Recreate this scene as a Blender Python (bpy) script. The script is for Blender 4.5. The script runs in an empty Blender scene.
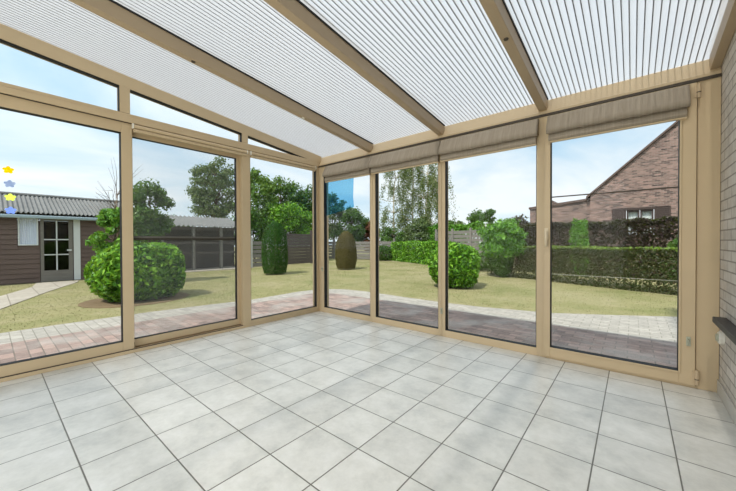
import bpy, math, random
import numpy as np
from mathutils import Matrix, Vector

sc = bpy.context.scene
COL = sc.collection
random.seed(7)
RNG = np.random.default_rng(7)

# ------------------------------------------------------------------ camera
cam_d = bpy.data.cameras.new('camera')
cam = bpy.data.objects.new('camera', cam_d)
COL.objects.link(cam)
sc.camera = cam
_f, _pitch, _roll, _yaw = 317.742, -0.01052, -0.00342, -0.69528
fw0 = Vector((math.sin(_yaw), math.cos(_yaw), 0)); r0 = Vector((math.cos(_yaw), -math.sin(_yaw), 0)); u0 = Vector((0, 0, 1))
fw = fw0 * math.cos(_pitch) + u0 * math.sin(_pitch)
up = u0 * math.cos(_pitch) - fw0 * math.sin(_pitch)
rt = r0 * math.cos(_roll) + up * math.sin(_roll)
up = up * math.cos(_roll) - r0 * math.sin(_roll)
m3 = Matrix((rt, up, -fw)).transposed()
cam.matrix_world = Matrix.Translation((1.9388, -0.2634, 1.0229)) @ m3.to_4x4()
cam_d.sensor_width = 36.0
cam_d.lens = _f / 736 * 36.0
cam_d.shift_y = -0.542 / 736
cam_d.clip_start = 0.02
cam_d.clip_end = 500

# ------------------------------------------------------------------ sky
wd = bpy.data.worlds.new('sky'); sc.world = wd; wd.use_nodes = True
nt = wd.node_tree; nt.nodes.clear()
def wn(t, **kw):
    n = nt.nodes.new(t)
    for k, v in kw.items(): setattr(n, k, v)
    return n
L = nt.links.new
tc = wn('ShaderNodeTexCoord'); sep = wn('ShaderNodeSeparateXYZ'); L(tc.outputs['Generated'], sep.inputs[0])
zc = wn('ShaderNodeMath', operation='MAXIMUM'); L(sep.outputs['Z'], zc.inputs[0]); zc.inputs[1].default_value = 0.0
ramp = wn('ShaderNodeValToRGB'); L(zc.outputs[0], ramp.inputs[0])
e = ramp.color_ramp.elements
e[0].position = 0.0; e[0].color = (0.62, 0.78, 0.86, 1)
e[1].position = 0.9; e[1].color = (0.42, 0.56, 0.74, 1)
x = e.new(0.12); x.color = (0.44, 0.67, 0.84, 1)
x = e.new(0.32); x.color = (0.33, 0.58, 0.82, 1)
# clouds on a flat layer overhead
zo = wn('ShaderNodeMath', operation='ADD'); L(zc.outputs[0], zo.inputs[0]); zo.inputs[1].default_value = 0.16
dx = wn('ShaderNodeMath', operation='DIVIDE'); L(sep.outputs['X'], dx.inputs[0]); L(zo.outputs[0], dx.inputs[1])
dy = wn('ShaderNodeMath', operation='DIVIDE'); L(sep.outputs['Y'], dy.inputs[0]); L(zo.outputs[0], dy.inputs[1])
cmb = wn('ShaderNodeCombineXYZ'); L(dx.outputs[0], cmb.inputs[0]); L(dy.outputs[0], cmb.inputs[1])
mp = wn('ShaderNodeMapping'); mp.inputs['Scale'].default_value = (0.75, 0.42, 1); mp.inputs['Location'].default_value = (0.4, 5.2, 0)
mp.inputs['Rotation'].default_value = (0, 0, 0.5)
L(cmb.outputs[0], mp.inputs[0])
no = wn('ShaderNodeTexNoise'); no.inputs['Scale'].default_value = 1.0; no.inputs['Detail'].default_value = 7; no.inputs['Roughness'].default_value = 0.55
no.inputs['Distortion'].default_value = 0.5
L(mp.outputs[0], no.inputs['Vector'])
cr = wn('ShaderNodeValToRGB'); L(no.outputs['Fac'], cr.inputs[0])
cr.color_ramp.elements[0].position = 0.33; cr.color_ramp.elements[0].color = (0, 0, 0, 1)
cr.color_ramp.elements[1].position = 0.57; cr.color_ramp.elements[1].color = (1, 1, 1, 1)
cmul = wn('ShaderNodeMath', operation='MULTIPLY_ADD'); L(cr.outputs[0], cmul.inputs[0]); cmul.inputs[1].default_value = 0.82; cmul.inputs[2].default_value = 0.17
mx = wn('ShaderNodeMix', data_type='RGBA'); L(cmul.outputs[0], mx.inputs[0]); L(ramp.outputs[0], mx.inputs[6]); mx.inputs[7].default_value = (0.87, 0.92, 0.955, 1)
# the sky brightens towards the sun in the south
SUN_EL = math.radians(56)
dot = wn('ShaderNodeVectorMath', operation='DOT_PRODUCT'); L(tc.outputs['Generated'], dot.inputs[0])
dot.inputs[1].default_value = (0, -math.cos(SUN_EL), math.sin(SUN_EL))
mr = wn('ShaderNodeMapRange'); L(dot.outputs['Value'], mr.inputs[0])
mr.inputs[1].default_value = -0.1; mr.inputs[2].default_value = 1.0; mr.inputs[3].default_value = 1.0; mr.inputs[4].default_value = 1.45
st = wn('ShaderNodeMath', operation='MULTIPLY'); L(mr.outputs[0], st.inputs[0]); st.inputs[1].default_value = 1.0
bg = wn('ShaderNodeBackground'); L(mx.outputs[2], bg.inputs[0]); L(st.outputs[0], bg.inputs[1])
out = wn('ShaderNodeOutputWorld'); L(bg.outputs[0], out.inputs[0])

# ------------------------------------------------------------------ sun, exposure
sun_d = bpy.data.lights.new('sun', 'SUN'); sun_d.energy = 4.0; sun_d.angle = math.radians(2.0); sun_d.color = (1, 0.95, 0.87)
sun = bpy.data.objects.new('sun', sun_d); COL.objects.link(sun)
sun.rotation_euler = (math.pi / 2 - SUN_EL, 0, 0); sun.location = (0, -20, 30)
# fill light added behind the viewer, set in an opening made for it
room_d = bpy.data.lights.new('fill_light', 'AREA'); room_d.shape = 'RECTANGLE'; room_d.size = 2.8; room_d.size_y = 2.0; room_d.energy = 29; room_d.color = (1, .965, .915)
room = bpy.data.objects.new('fill_light', room_d); COL.objects.link(room); room.location = (.4, -1.72, 1.15); room.rotation_euler = (math.pi / 2, 0, 0)
vs = sc.view_settings
vs.view_transform = 'Standard'; vs.look = 'None'; vs.gamma = 1.0; vs.use_curve_mapping = False
vs.exposure = 0.19
sc.cycles.transparent_max_bounces = 40
sc.cycles.max_bounces = 12
sc.cycles.diffuse_bounces = 6
sc.cycles.caustics_reflective = False
sc.cycles.caustics_refractive = False

# ------------------------------------------------------------------ materials
def s2l(r, g, b):
    f = lambda c: (c / 255 / 12.92) if c / 255 <= .04045 else ((c / 255 + .055) / 1.055) ** 2.4
    return (f(r), f(g), f(b), 1)
class NT:
    def __init__(s, name):
        s.m = bpy.data.materials.new(name); s.m.use_nodes = True; s.t = s.m.node_tree; s.t.nodes.clear()
        s.out = s.n('ShaderNodeOutputMaterial')
    def n(s, t, **kw):
        nd = s.t.nodes.new(t)
        for k, v in kw.items():
            if k.startswith('i_'): nd.inputs[k[2:].replace('_', ' ')].default_value = v
            else: setattr(nd, k, v)
        return nd
    def l(s, a, b): s.t.links.new(a, b)
    def bsdf(s, rough=.5, spec=.4, metal=0.0):
        b = s.n('ShaderNodeBsdfPrincipled'); b.inputs['Roughness'].default_value = rough
        b.inputs['Specular IOR Level'].default_value = spec; b.inputs['Metallic'].default_value = metal
        s.l(b.outputs[0], s.out.inputs[0]); return b
    def obj(s, scale=(1, 1, 1), rot=(0, 0, 0), loc=(0, 0, 0)):
        t = s.n('ShaderNodeTexCoord'); m = s.n('ShaderNodeMapping'); m.inputs['Scale'].default_value = scale
        m.inputs['Rotation'].default_value = rot; m.inputs['Location'].default_value = loc
        s.l(t.outputs['Object'], m.inputs[0]); return m.outputs[0]
    def noise(s, vec, scale=5, detail=4, rough=.6):
        n = s.n('ShaderNodeTexNoise'); n.inputs['Scale'].default_value = scale; n.inputs['Detail'].default_value = detail
        n.inputs['Roughness'].default_value = rough; s.l(vec, n.inputs['Vector']); return n.outputs['Fac']
    def ramp(s, fac, stops):
        r = s.n('ShaderNodeValToRGB'); s.l(fac, r.inputs[0]); e = r.color_ramp.elements
        while len(e) < len(stops): e.new(.5)
        for el, (p, c) in zip(e, stops): el.position = p; el.color = c
        return r.outputs[0]
    def mix(s, fac, a, b, mode='MIX'):
        m = s.n('ShaderNodeMix', data_type='RGBA', blend_type=mode)
        for sock, v in ((m.inputs[0], fac), (m.inputs[6], a), (m.inputs[7], b)):
            if hasattr(v, 'is_linked'): s.l(v, sock)
            else: sock.default_value = v
        return m.outputs[2]
    def bump(s, h, b, strength=.3, dist=.01):
        n = s.n('ShaderNodeBump'); n.inputs['Strength'].default_value = strength; n.inputs['Distance'].default_value = dist
        s.l(h, n.inputs['Height']); s.l(n.outputs[0], b.inputs['Normal'])
def plain(name, rgb, rough=.5, var=.06, scale=8, bump=0, stretch=(1, 1, 1), spec=.4, metal=0.0):
    s = NT(name); b = s.bsdf(rough, spec, metal); v = s.obj(stretch); f = s.noise(v, scale)
    c = s2l(*rgb); lo = tuple(x * (1 - var) for x in c[:3]) + (1,); hi = tuple(min(1, x * (1 + var)) for x in c[:3]) + (1,)
    s.l(s.ramp(f, [(.3, lo), (.7, hi)]), b.inputs['Base Color'])
    if bump: s.bump(f, b, bump)
    return s.m
M = {}
M['frame'] = plain('beige_lacquered_aluminium', (201, 180, 146), .42, .03, 3)
M['rafter'] = plain('beige_lacquered_rafter', (172, 153, 126), .45, .03, 3)
M['rubber'] = plain('black_rubber_gasket', (28, 27, 26), .6)
M['white'] = plain('white_plastic', (226, 222, 210), .4, .02)
M['cleat'] = plain('grey_green_plastic', (176, 178, 158), .35, .03)
M['plaster'] = plain('off_white_plaster', (225, 222, 214), .8, .03, 20, .1)
M['stone'] = plain('dark_bluestone', (70, 69, 68), .55, .15, 30)
M['handle'] = plain('pale_beige_handle', (224, 208, 178), .35, .02)
M['metal'] = plain('brushed_hinge_metal', (196, 174, 142), .35, .04)
M['dark'] = plain('dark_metal', (70, 62, 52), .5)
# glass
def glass(name, tint, ior=1.45, extra=None):
    s = NT(name); tr = s.n('ShaderNodeBsdfTransparent'); tr.inputs[0].default_value = tint
    gl = s.n('ShaderNodeBsdfGlossy'); gl.inputs['Roughness'].default_value = .01
    fr = s.n('ShaderNodeFresnel'); fr.inputs[0].default_value = ior
    mxs = s.n('ShaderNodeMixShader'); s.l(fr.outputs[0], mxs.inputs[0]); s.l(tr.outputs[0], mxs.inputs[1]); s.l(gl.outputs[0], mxs.inputs[2])
    s.l(mxs.outputs[0], s.out.inputs[0]); return s.m
M['glass'] = glass('window_glass', (.975, .985, .98, 1), 1.16)
M['shedglass'] = glass('shed_glass', (.6, .63, .63, 1), 1.5)
def film(name, rgb, op):
    s = NT(name); tr = s.n('ShaderNodeBsdfTransparent'); d = s.n('ShaderNodeBsdfDiffuse'); d.inputs[0].default_value = s2l(*rgb)
    tl = s.n('ShaderNodeBsdfTranslucent'); tl.inputs[0].default_value = s2l(*rgb)
    a = s.n('ShaderNodeAddShader'); s.l(d.outputs[0], a.inputs[0]); s.l(tl.outputs[0], a.inputs[1])
    mxs = s.n('ShaderNodeMixShader'); mxs.inputs[0].default_value = op
    s.l(tr.outputs[0], mxs.inputs[1]); s.l(a.outputs[0], mxs.inputs[2]); s.l(mxs.outputs[0], s.out.inputs[0]); return s.m
M['yellow'] = film('yellow_vinyl', (222, 192, 10), .95)
M['greyfilm'] = film('pale_grey_vinyl', (150, 165, 190), .85)
M['limefilm'] = film('lime_vinyl', (205, 215, 120), .9)
M['bluefilm'] = film('pale_blue_vinyl', (140, 165, 215), .85)
M['mesh'] = film('grey_insect_mesh', (110, 112, 110), .10)
def bluetint():  # translucent blue that imitates sky reflected in the glass
    s = NT('painted_blue_reflection'); tr = s.n('ShaderNodeBsdfTransparent'); tr.inputs[0].default_value = (.55, .82, .96, 1)
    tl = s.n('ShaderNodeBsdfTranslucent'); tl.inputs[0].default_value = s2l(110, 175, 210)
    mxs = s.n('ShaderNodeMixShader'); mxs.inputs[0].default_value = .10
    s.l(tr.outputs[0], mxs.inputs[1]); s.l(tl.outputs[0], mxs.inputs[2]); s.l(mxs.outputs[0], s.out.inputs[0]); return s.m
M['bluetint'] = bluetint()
# polycarbonate roof
def poly(name, rgb, clear, gloss=.06):
    s = NT(name); tr = s.n('ShaderNodeBsdfTransparent'); tr.inputs[0].default_value = (.97, .98, 1, 1)
    tl = s.n('ShaderNodeBsdfTranslucent'); tl.inputs[0].default_value = s2l(*rgb)
    d = s.n('ShaderNodeBsdfDiffuse'); d.inputs[0].default_value = s2l(*rgb)
    m1 = s.n('ShaderNodeMixShader'); m1.inputs[0].default_value = .25; s.l(tl.outputs[0], m1.inputs[1]); s.l(d.outputs[0], m1.inputs[2])
    m2 = s.n('ShaderNodeMixShader'); m2.inputs[0].default_value = clear; s.l(m1.outputs[0], m2.inputs[1]); s.l(tr.outputs[0], m2.inputs[2])
    gl = s.n('ShaderNodeBsdfGlossy'); gl.inputs['Roughness'].default_value = .25
    m3_ = s.n('ShaderNodeMixShader'); m3_.inputs[0].default_value = gloss; s.l(m2.outputs[0], m3_.inputs[1]); s.l(gl.outputs[0], m3_.inputs[2])
    s.l(m3_.outputs[0], s.out.inputs[0]); return s.m
M['poly'] = poly('opal_polycarbonate', (208, 211, 214), .20)
M['polyrib'] = poly('polycarbonate_rib', (160, 160, 160), .12)
# floor tiles
def tiles():
    s = NT('grey_ceramic_tiles'); b = s.bsdf(.33, .45)
    t = s.n('ShaderNodeTexCoord'); sp = s.n('ShaderNodeSeparateXYZ'); s.l(t.outputs['Object'], sp.inputs[0])
    ds = []; ids = []
    for ax in ('X', 'Y'):
        q = s.n('ShaderNodeMath', operation='DIVIDE'); s.l(sp.outputs[ax], q.inputs[0]); q.inputs[1].default_value = .30
        fl = s.n('ShaderNodeMath', operation='FLOOR'); s.l(q.outputs[0], fl.inputs[0]); ids.append(fl.outputs[0])
        r = s.n('ShaderNodeMath', operation='PINGPONG'); s.l(q.outputs[0], r.inputs[0]); r.inputs[1].default_value = .5
        ds.append(r.outputs[0])
    mn = s.n('ShaderNodeMath', operation='MINIMUM'); s.l(ds[0], mn.inputs[0]); s.l(ds[1], mn.inputs[1])
    gm = s.n('ShaderNodeMapRange'); s.l(mn.outputs[0], gm.inputs[0]); gm.inputs[1].default_value = .007; gm.inputs[2].default_value = .012
    cb = s.n('ShaderNodeCombineXYZ'); s.l(ids[0], cb.inputs[0]); s.l(ids[1], cb.inputs[1])
    wnz = s.n('ShaderNodeTexWhiteNoise'); s.l(cb.outputs[0], wnz.inputs[0])
    # each tile shows its own piece of the mottled glaze
    off = s.n('ShaderNodeVectorMath', operation='MULTIPLY_ADD'); s.l(wnz.outputs['Color'], off.inputs[0]); off.inputs[1].default_value = (9, 9, 9); s.l(t.outputs['Object'], off.inputs[2])
    f1 = s.noise(off.outputs[0], 5, 6, .65); f2 = s.noise(off.outputs[0], 34, 4, .6)
    c = s.ramp(f1, [(.28, s2l(200, 199, 191)), (.5, s2l(228, 226, 217)), (.72, s2l(244, 242, 235))])
    c = s.mix(.18, c, s.ramp(f2, [(.3, s2l(190, 190, 185)), (.7, s2l(236, 236, 232))]))
    tv = s.n('ShaderNodeMapRange'); s.l(wnz.outputs['Value'], tv.inputs[0]); tv.inputs[3].default_value = .95; tv.inputs[4].default_value = 1.03
    hs = s.n('ShaderNodeHueSaturation'); s.l(c, hs.inputs['Color']); s.l(tv.outputs[0], hs.inputs['Value'])
    c = s.mix(gm.outputs[0], s2l(112, 108, 98), hs.outputs[0]); s.l(c, b.inputs['Base Color'])
    rr = s.n('ShaderNodeMapRange'); s.l(f1, rr.inputs[0]); rr.inputs[3].default_value = .28; rr.inputs[4].default_value = .42; s.l(rr.outputs[0], b.inputs['Roughness'])
    s.bump(gm.outputs[0], b, .5, .003)
    return s.m
M['tile'] = tiles()
def brick(name, c1, c2, mortar, w, h, plane, msize=.012, bump=.5, off=.5, patch=None, rough=.85):
    s = NT(name); b = s.bsdf(rough, .25); t = s.n('ShaderNodeTexCoord'); sp = s.n('ShaderNodeSeparateXYZ'); s.l(t.outputs['Object'], sp.inputs[0])
    cb = s.n('ShaderNodeCombineXYZ'); s.l(sp.outputs[plane[0]], cb.inputs[0]); s.l(sp.outputs[plane[1]], cb.inputs[1])
    br = s.n('ShaderNodeTexBrick'); s.l(cb.outputs[0], br.inputs['Vector']); br.offset = off
    br.inputs['Color1'].default_value = s2l(*c1); br.inputs['Color2'].default_value = s2l(*c2); br.inputs['Mortar'].default_value = s2l(*mortar)
    br.inputs['Scale'].default_value = 1; br.inputs['Mortar Size'].default_value = msize * .5; br.inputs['Mortar Smooth'].default_value = .2
    br.inputs['Brick Width'].default_value = w; br.inputs['Row Height'].default_value = h; br.inputs['Bias'].default_value = 0
    f = s.noise(t.outputs['Object'], 14, 5); c = s.mix(.35, br.outputs['Color'], s.ramp(f, [(.25, (.25, .25, .25, 1)), (.75, (.78, .78, .78, 1))]), 'OVERLAY')
    if patch:
        f2 = s.noise(t.outputs['Object'], patch[0], 3); c = s.mix(s.ramp(f2, [(.45, (0, 0, 0, 1)), (.65, (patch[2],) * 3 + (1,))]), c, s2l(*patch[1]))
    s.l(c, b.inputs['Base Color']); iv = s.n('ShaderNodeMath', operation='SUBTRACT'); iv.inputs[0].default_value = 1; s.l(br.outputs['Fac'], iv.inputs[1])
    s.bump(iv.outputs[0], b, bump, .006); return s.m
M['brickwall'] = brick('grey_washed_brick', (214, 207, 198), (196, 189, 180), (158, 151, 142), .205, .064, 'YZ', .010, .8)
M['housebrick'] = brick('old_red_brick', (146, 118, 110), (66, 54, 53), (134, 125, 118), .22, .075, 'XZ', .018, .3, patch=(1.2, (150, 130, 120), .3))
M['paver'] = brick('red_clay_pavers', (160, 138, 129), (124, 109, 103), (110, 101, 93), .20, .10, 'XY', .010, .4, patch=(2.0, (160, 156, 150), .6))
M['border'] = brick('pale_concrete_pavers', (166, 161, 152), (150, 146, 138), (122, 117, 108), .20, .10, 'XY', .008, .4)
M['path'] = brick('pale_path_slabs', (168, 160, 148), (156, 149, 137), (128, 121, 110), .45, .45, 'XY', .02, .3)
M['skirt'] = plain('grey_tile_skirting', (192, 188, 180), .45, .06, 10)
def lawn():
    s = NT('dry_lawn'); b = s.bsdf(.9, .1); v = s.obj(); f1 = s.noise(v, .75, 4, .6); f2 = s.noise(v, 5, 5, .7); f3 = s.noise(v, 60, 3, .7)
    c = s.ramp(f1, [(.34, s2l(92, 104, 56)), (.48, s2l(132, 128, 92)), (.62, s2l(152, 143, 116))])
    c = s.mix(.45, c, s.ramp(f2, [(.3, s2l(108, 116, 64)), (.7, s2l(162, 150, 116))])); c = s.mix(.3, c, s.ramp(f3, [(.3, s2l(102, 108, 62)), (.7, s2l(158, 148, 112))]))
    s.l(c, b.inputs['Base Color']); s.bump(f3, b, .2, .02); return s.m
M['lawn'] = lawn()
def leafmat(name, cols, trans=.28, rough=.45, spec=.3):
    s = NT(name); g = s.n('ShaderNodeNewGeometry'); k = len(cols)
    c = s.ramp(g.outputs['Random Per Island'], [(i / max(1, k - 1), s2l(*q)) for i, q in enumerate(cols)])
    b = s.n('ShaderNodeBsdfPrincipled'); b.inputs['Roughness'].default_value = rough; b.inputs['Specular IOR Level'].default_value = spec; s.l(c, b.inputs['Base Color'])
    t = s.n('ShaderNodeBsdfTranslucent'); s.l(s.mix(.35, c, s2l(190, 215, 70)), t.inputs[0])
    m = s.n('ShaderNodeMixShader'); m.inputs[0].default_value = trans; s.l(b.outputs[0], m.inputs[1]); s.l(t.outputs[0], m.inputs[2]); s.l(m.outputs[0], s.out.inputs[0])
    return s.m
M['laurel'] = leafmat('laurel_leaves', [(36, 78, 18), (70, 120, 26), (104, 158, 40), (148, 196, 68)])
M['laurel_dark'] = leafmat('shrub_leaves', [(30, 58, 20), (48, 84, 28), (72, 112, 38)])
M['cypress'] = leafmat('cypress_scales', [(26, 54, 20), (40, 76, 28), (58, 98, 36)], .2, .7, .1)
M['cypress_brown'] = leafmat('bronze_cypress_scales', [(70, 62, 34), (96, 84, 46), (82, 80, 40)], .2, .7, .1)
M['mid'] = leafmat('mid_green_leaves', [(44, 74, 30), (70, 104, 44), (100, 134, 62)])
M['bright2'] = leafmat('yellow_green_leaves', [(52, 84, 30), (86, 120, 48), (124, 154, 72)])
M['grey_green'] = leafmat('grey_green_leaves', [(58, 78, 46), (84, 104, 64), (116, 132, 86)])
M['bright'] = leafmat('fresh_bright_leaves', [(44, 88, 22), (80, 134, 38), (126, 176, 66)])
M['birch'] = leafmat('birch_leaves', [(66, 86, 48), (94, 110, 64), (128, 138, 88)])
M['purple'] = leafmat('purple_leaves', [(42, 29, 32), (60, 42, 42), (54, 50, 36), (48, 40, 32)], .25)
M['redleaf'] = leafmat('red_bronze_leaves', [(110, 56, 50), (130, 76, 60), (96, 72, 48)], .25)
M['beech'] = leafmat('beech_hedge_leaves', [(48, 58, 32), (68, 76, 42), (80, 68, 48), (58, 78, 40)], .25)
M['lime'] = leafmat('lime_hedge_tips', [(100, 128, 48), (124, 150, 60), (86, 114, 44)], .35)
M['dotbrown'] = plain('soil_under_bush', (112, 94, 70), .95, .2, 12, .4)
M['bark'] = plain('grey_brown_bark', (104, 88, 70), .9, .2, 10, .5)
M['birchbark'] = plain('pale_birch_bark', (190, 180, 160), .8, .2, 8, .3)
M['board'] = plain('dark_brown_boards', (100, 84, 78), .75, .18, 6, .2, (1, .3, 6))
M['board_grey'] = plain('weathered_grey_boards', (118, 114, 108), .8, .16, 6, .2, (.4, .4, 6))
M['board_dark'] = plain('dark_panel_boards', (84, 76, 72), .75, .15, 6, .2, (.4, .4, 6))
M['corr'] = plain('corrugated_fibre_cement', (112, 113, 112), .85, .14, 3, .2)
M['gutter'] = plain('pale_blue_grey_gutter', (150, 168, 176), .5)
M['paintwhite'] = plain('chalky_white_paint', (206, 210, 210), .6, .03)
M['curtain'] = plain('pale_blue_curtain', (206, 214, 228), .9, .08, 10, 0, (1, 8, .2))
M['post'] = plain('pale_concrete_post', (186, 184, 178), .85, .08, 10)
M['rooftile'] = plain('dark_roof_tiles', (92, 76, 70), .8, .2, 6, .3)
M['shutter'] = plain('dark_brown_shutters', (62, 50, 46), .6, .1)
M['dim'] = plain('shed_interior_dark', (52, 46, 42), .9)
def fabric():
    s = NT('taupe_blind_fabric'); b = s.bsdf(.9, .1); v = s.obj((26, 1, 1.2)); f = s.noise(v, 3, 4, .6)
    c = s.ramp(f, [(.3, s2l(150, 139, 124)), (.7, s2l(168, 157, 141))]); s.l(c, b.inputs['Base Color'])
    s.bump(f, b, .15, .005); return s.m
M['fabric'] = fabric()

# ------------------------------------------------------------------ mesh helpers
class MB:
    def __init__(s): s.v = []; s.f = []
    def add(s, vs, fs):
        o = len(s.v); s.v += [tuple(q) for q in vs]; s.f += [tuple(i + o for i in f) for f in fs]; return s
    def box(s, x0, x1, y0, y1, z0, z1):
        return s.add([(x0, y0, z0), (x1, y0, z0), (x1, y1, z0), (x0, y1, z0), (x0, y0, z1), (x1, y0, z1), (x1, y1, z1), (x0, y1, z1)],
                     [(0, 3, 2, 1), (4, 5, 6, 7), (0, 1, 5, 4), (1, 2, 6, 5), (2, 3, 7, 6), (3, 0, 4, 7)])
    def prism(s, poly, axis, a, b):
        """poly: 2D points in the two other axes (in axis order), extruded from a to b along axis"""
        def P(p, t):
            q = list(p); q.insert(axis, t); return tuple(q)
        n = len(poly); return s.add([P(p, a) for p in poly] + [P(p, b) for p in poly],
            [tuple(range(n))[::-1], tuple(range(n, 2 * n))] + [(i, (i + 1) % n, n + (i + 1) % n, n + i) for i in range(n)])
    def tube(s, pts, rad, k=8):
        pts = [Vector(p) for p in pts]; rad = rad if hasattr(rad, '__len__') else [rad] * len(pts); vs = []; fs = []
        for i, p in enumerate(pts):
            t = (pts[min(i + 1, len(pts) - 1)] - pts[max(i - 1, 0)]).normalized()
            a = t.cross(Vector((0, 0, 1)) if abs(t.z) < .9 else Vector((1, 0, 0))).normalized(); b = t.cross(a)
            vs += [p + (a * math.cos(2 * math.pi * j / k) + b * math.sin(2 * math.pi * j / k)) * rad[i] for j in range(k)]
        for i in range(len(pts) - 1):
            fs += [(i * k + j, i * k + (j + 1) % k, (i + 1) * k + (j + 1) % k, (i + 1) * k + j) for j in range(k)]
        fs += [tuple(range(k))[::-1], tuple((len(pts) - 1) * k + j for j in range(k))]
        return s.add(vs, fs)
    def build(s, name, mat, parent=None, bevel=0, smooth=False, kind=None):
        o0 = Vector(parent.get('base', (0, 0, 0))) if parent else Vector((0, 0, 0))
        me = bpy.data.meshes.new(name); me.from_pydata([tuple(Vector(v) - o0) for v in s.v], [], s.f); me.update()
        import bmesh
        bm = bmesh.new(); bm.from_mesh(me); bmesh.ops.recalc_face_normals(bm, faces=bm.faces); bm.to_mesh(me); bm.free()
        return link(name, me, mat, parent, bevel, smooth, kind)
def link(name, me, mat, parent=None, bevel=0, smooth=False, kind=None):
    me.materials.append(mat)
    o = bpy.data.objects.new(name, me); COL.objects.link(o)
    if parent:
        o.parent = parent; o['base'] = tuple(parent.get('base', (0, 0, 0)))
    if smooth:
        me.polygons.foreach_set('use_smooth', [True] * len(me.polygons))
    if bevel:
        md = o.modifiers.new('bevel', 'BEVEL'); md.width = bevel; md.segments = 2; md.limit_method = 'ANGLE'
    if kind: o['kind'] = kind
    return o
def tag(o, label, cat, group=None, kind=None):
    o['label'] = label; o['category'] = cat
    if group: o['group'] = group
    if kind: o['kind'] = kind
    return o
def thing(name, loc, label, cat, group=None, kind=None):
    o = bpy.data.objects.new(name, None); COL.objects.link(o); o.location = loc; o['base'] = tuple(loc); o.empty_display_size = .1
    return tag(o, label, cat, group, kind)
def structure(mb, name, mat, label, cat, bevel=0):
    return tag(mb.build(name, mat, None, bevel), label, cat, None, 'structure')

# ------------------------------------------------------------------ dimensions
XW, YN, XE, YS = -1.608, 2.865, 2.386, -1.6     # west glazing, north glazing, brick wall, house wall
HB = 2.129                                       # underside of the eaves beam
SL = .1105                                       # roof slope (rises to the south)
GZ = -.10                                        # garden level
roof = lambda y, z0: z0 + SL * (YN - y)
RT = 2.285                                       # underside of the roof sheets at the north beam

# ------------------------------------------------------------------ room shell
structure(MB().box(XW - .12, XE + .3, YS - .2, YN + .11, -.14, 0), 'floor', M['tile'], 'floor of pale grey mottled square tiles with dark joints', 'floor')
structure(MB().prism([(YS - .2, -.1), (YN + .11, -.1), (YN + .11, 6.0), (YS - .2, 6.0)], 0, XE, XE + .3), 'wall_east', M['brickwall'],
          'grey washed brick wall beside the hinged glass door', 'wall')
structure(MB().box(XW - .12, -1.05, YS - .2, YS, 0, 2.80).box(1.85, XE, YS - .2, YS, 0, 2.80).box(-1.05, 1.85, YS - .2, YS, 2.2, 2.80), 'wall_south', M['plaster'], 'off-white plastered house wall with a wide opening added for the fill light', 'wall')  # opening added as a place for the fill light
structure(MB().box(XE - .011, XE, YS, YN - .001, 0.001, .094), 'baseboard_east', M['skirt'], 'grey tile skirting along the foot of the brick wall', 'skirting', .002)
structure(MB().prism([(YN, HB), (YN, HB + .024), (YN + .014, HB + .032), (YN + .085, RT - .004), (YN + .14, RT - .004), (YN + .14, HB)], 0, XW - .12, XE - .001),
          'trim_1', M['frame'], 'long beige eaves beam above the north windows carrying the roof', 'beam', .002)
structure(MB().box(XW - .11, XW, YS, 1.675, .001, .03).box(XW - .11, XW, 1.675, 2.826, .001, .03), 'trim_2', M['frame'], 'low beige sill track under the sliding glass doors', 'sill', .002)
mb = MB(); mb.box(XW - .10, XW + .012, YS, YN - .001, 2.118, 2.168).box(XW - .10, XW + .002, YS, YN - .001, 2.168, 2.2)
structure(mb, 'trim_3', M['frame'], 'beige transom rail running above the west glass doors', 'transom rail', .004)
mb = MB().box(XW - .10, XW, 2.826, YN + .10, .001, 2.118).box(XW, -1.509, YN, YN + .10, .001, HB)
structure(mb, 'trim_4', M['frame'], 'beige corner post where the two glazed walls meet', 'post', .002)
structure(MB().box(2.274, XE - .002, YN - .001, YN + .10, .001, HB - .001), 'trim_5', M['frame'], 'wide beige panel between the hinged door and the brick wall', 'panel', .002)
structure(MB().box(XW - .10, XW, 1.675, 1.776, .031, 2.117), 'trim_6', M['frame'], 'beige post between the sliding doors and the corner window', 'post', .003)
structure(MB().box(XW - .10, XW, -.64, -.54, .031, 2.117), 'trim_7', M['frame'], 'beige post at the near end of the sliding doors', 'post', .003)
structure(MB().box(1.356, 2.273, YN - .004, YN + .10, .001, .021), 'trim_8', M['frame'], 'low beige threshold under the hinged glass door', 'threshold', .002)

structure(MB().box(XW + .002, XE - .003, YN - .012, YN - .0015, 2.108, HB - .0005), 'trim_12', M['dark'], 'dark strip painting in the shadow under the eaves beam above the blinds', 'painted shadow')  # dark strip standing in for the beam's shadow line
structure(MB().box(XW - .011, XW + .004, -.538, 1.67, 2.1125, 2.1175), 'trim_13', M['dark'], 'thin dark strip painting in the shadow line under the west transom rail', 'painted shadow')  # shadow of the rail's step, put in as a dark strip
structure(MB().box(XW - .0115, XW - .002, -.538, 1.67, .0305, .037), 'trim_14', M['dark'], 'thin dark joint line between the sliding doors and their sill', 'painted shadow')  # thin dark strip along the line between sash and sill

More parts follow.
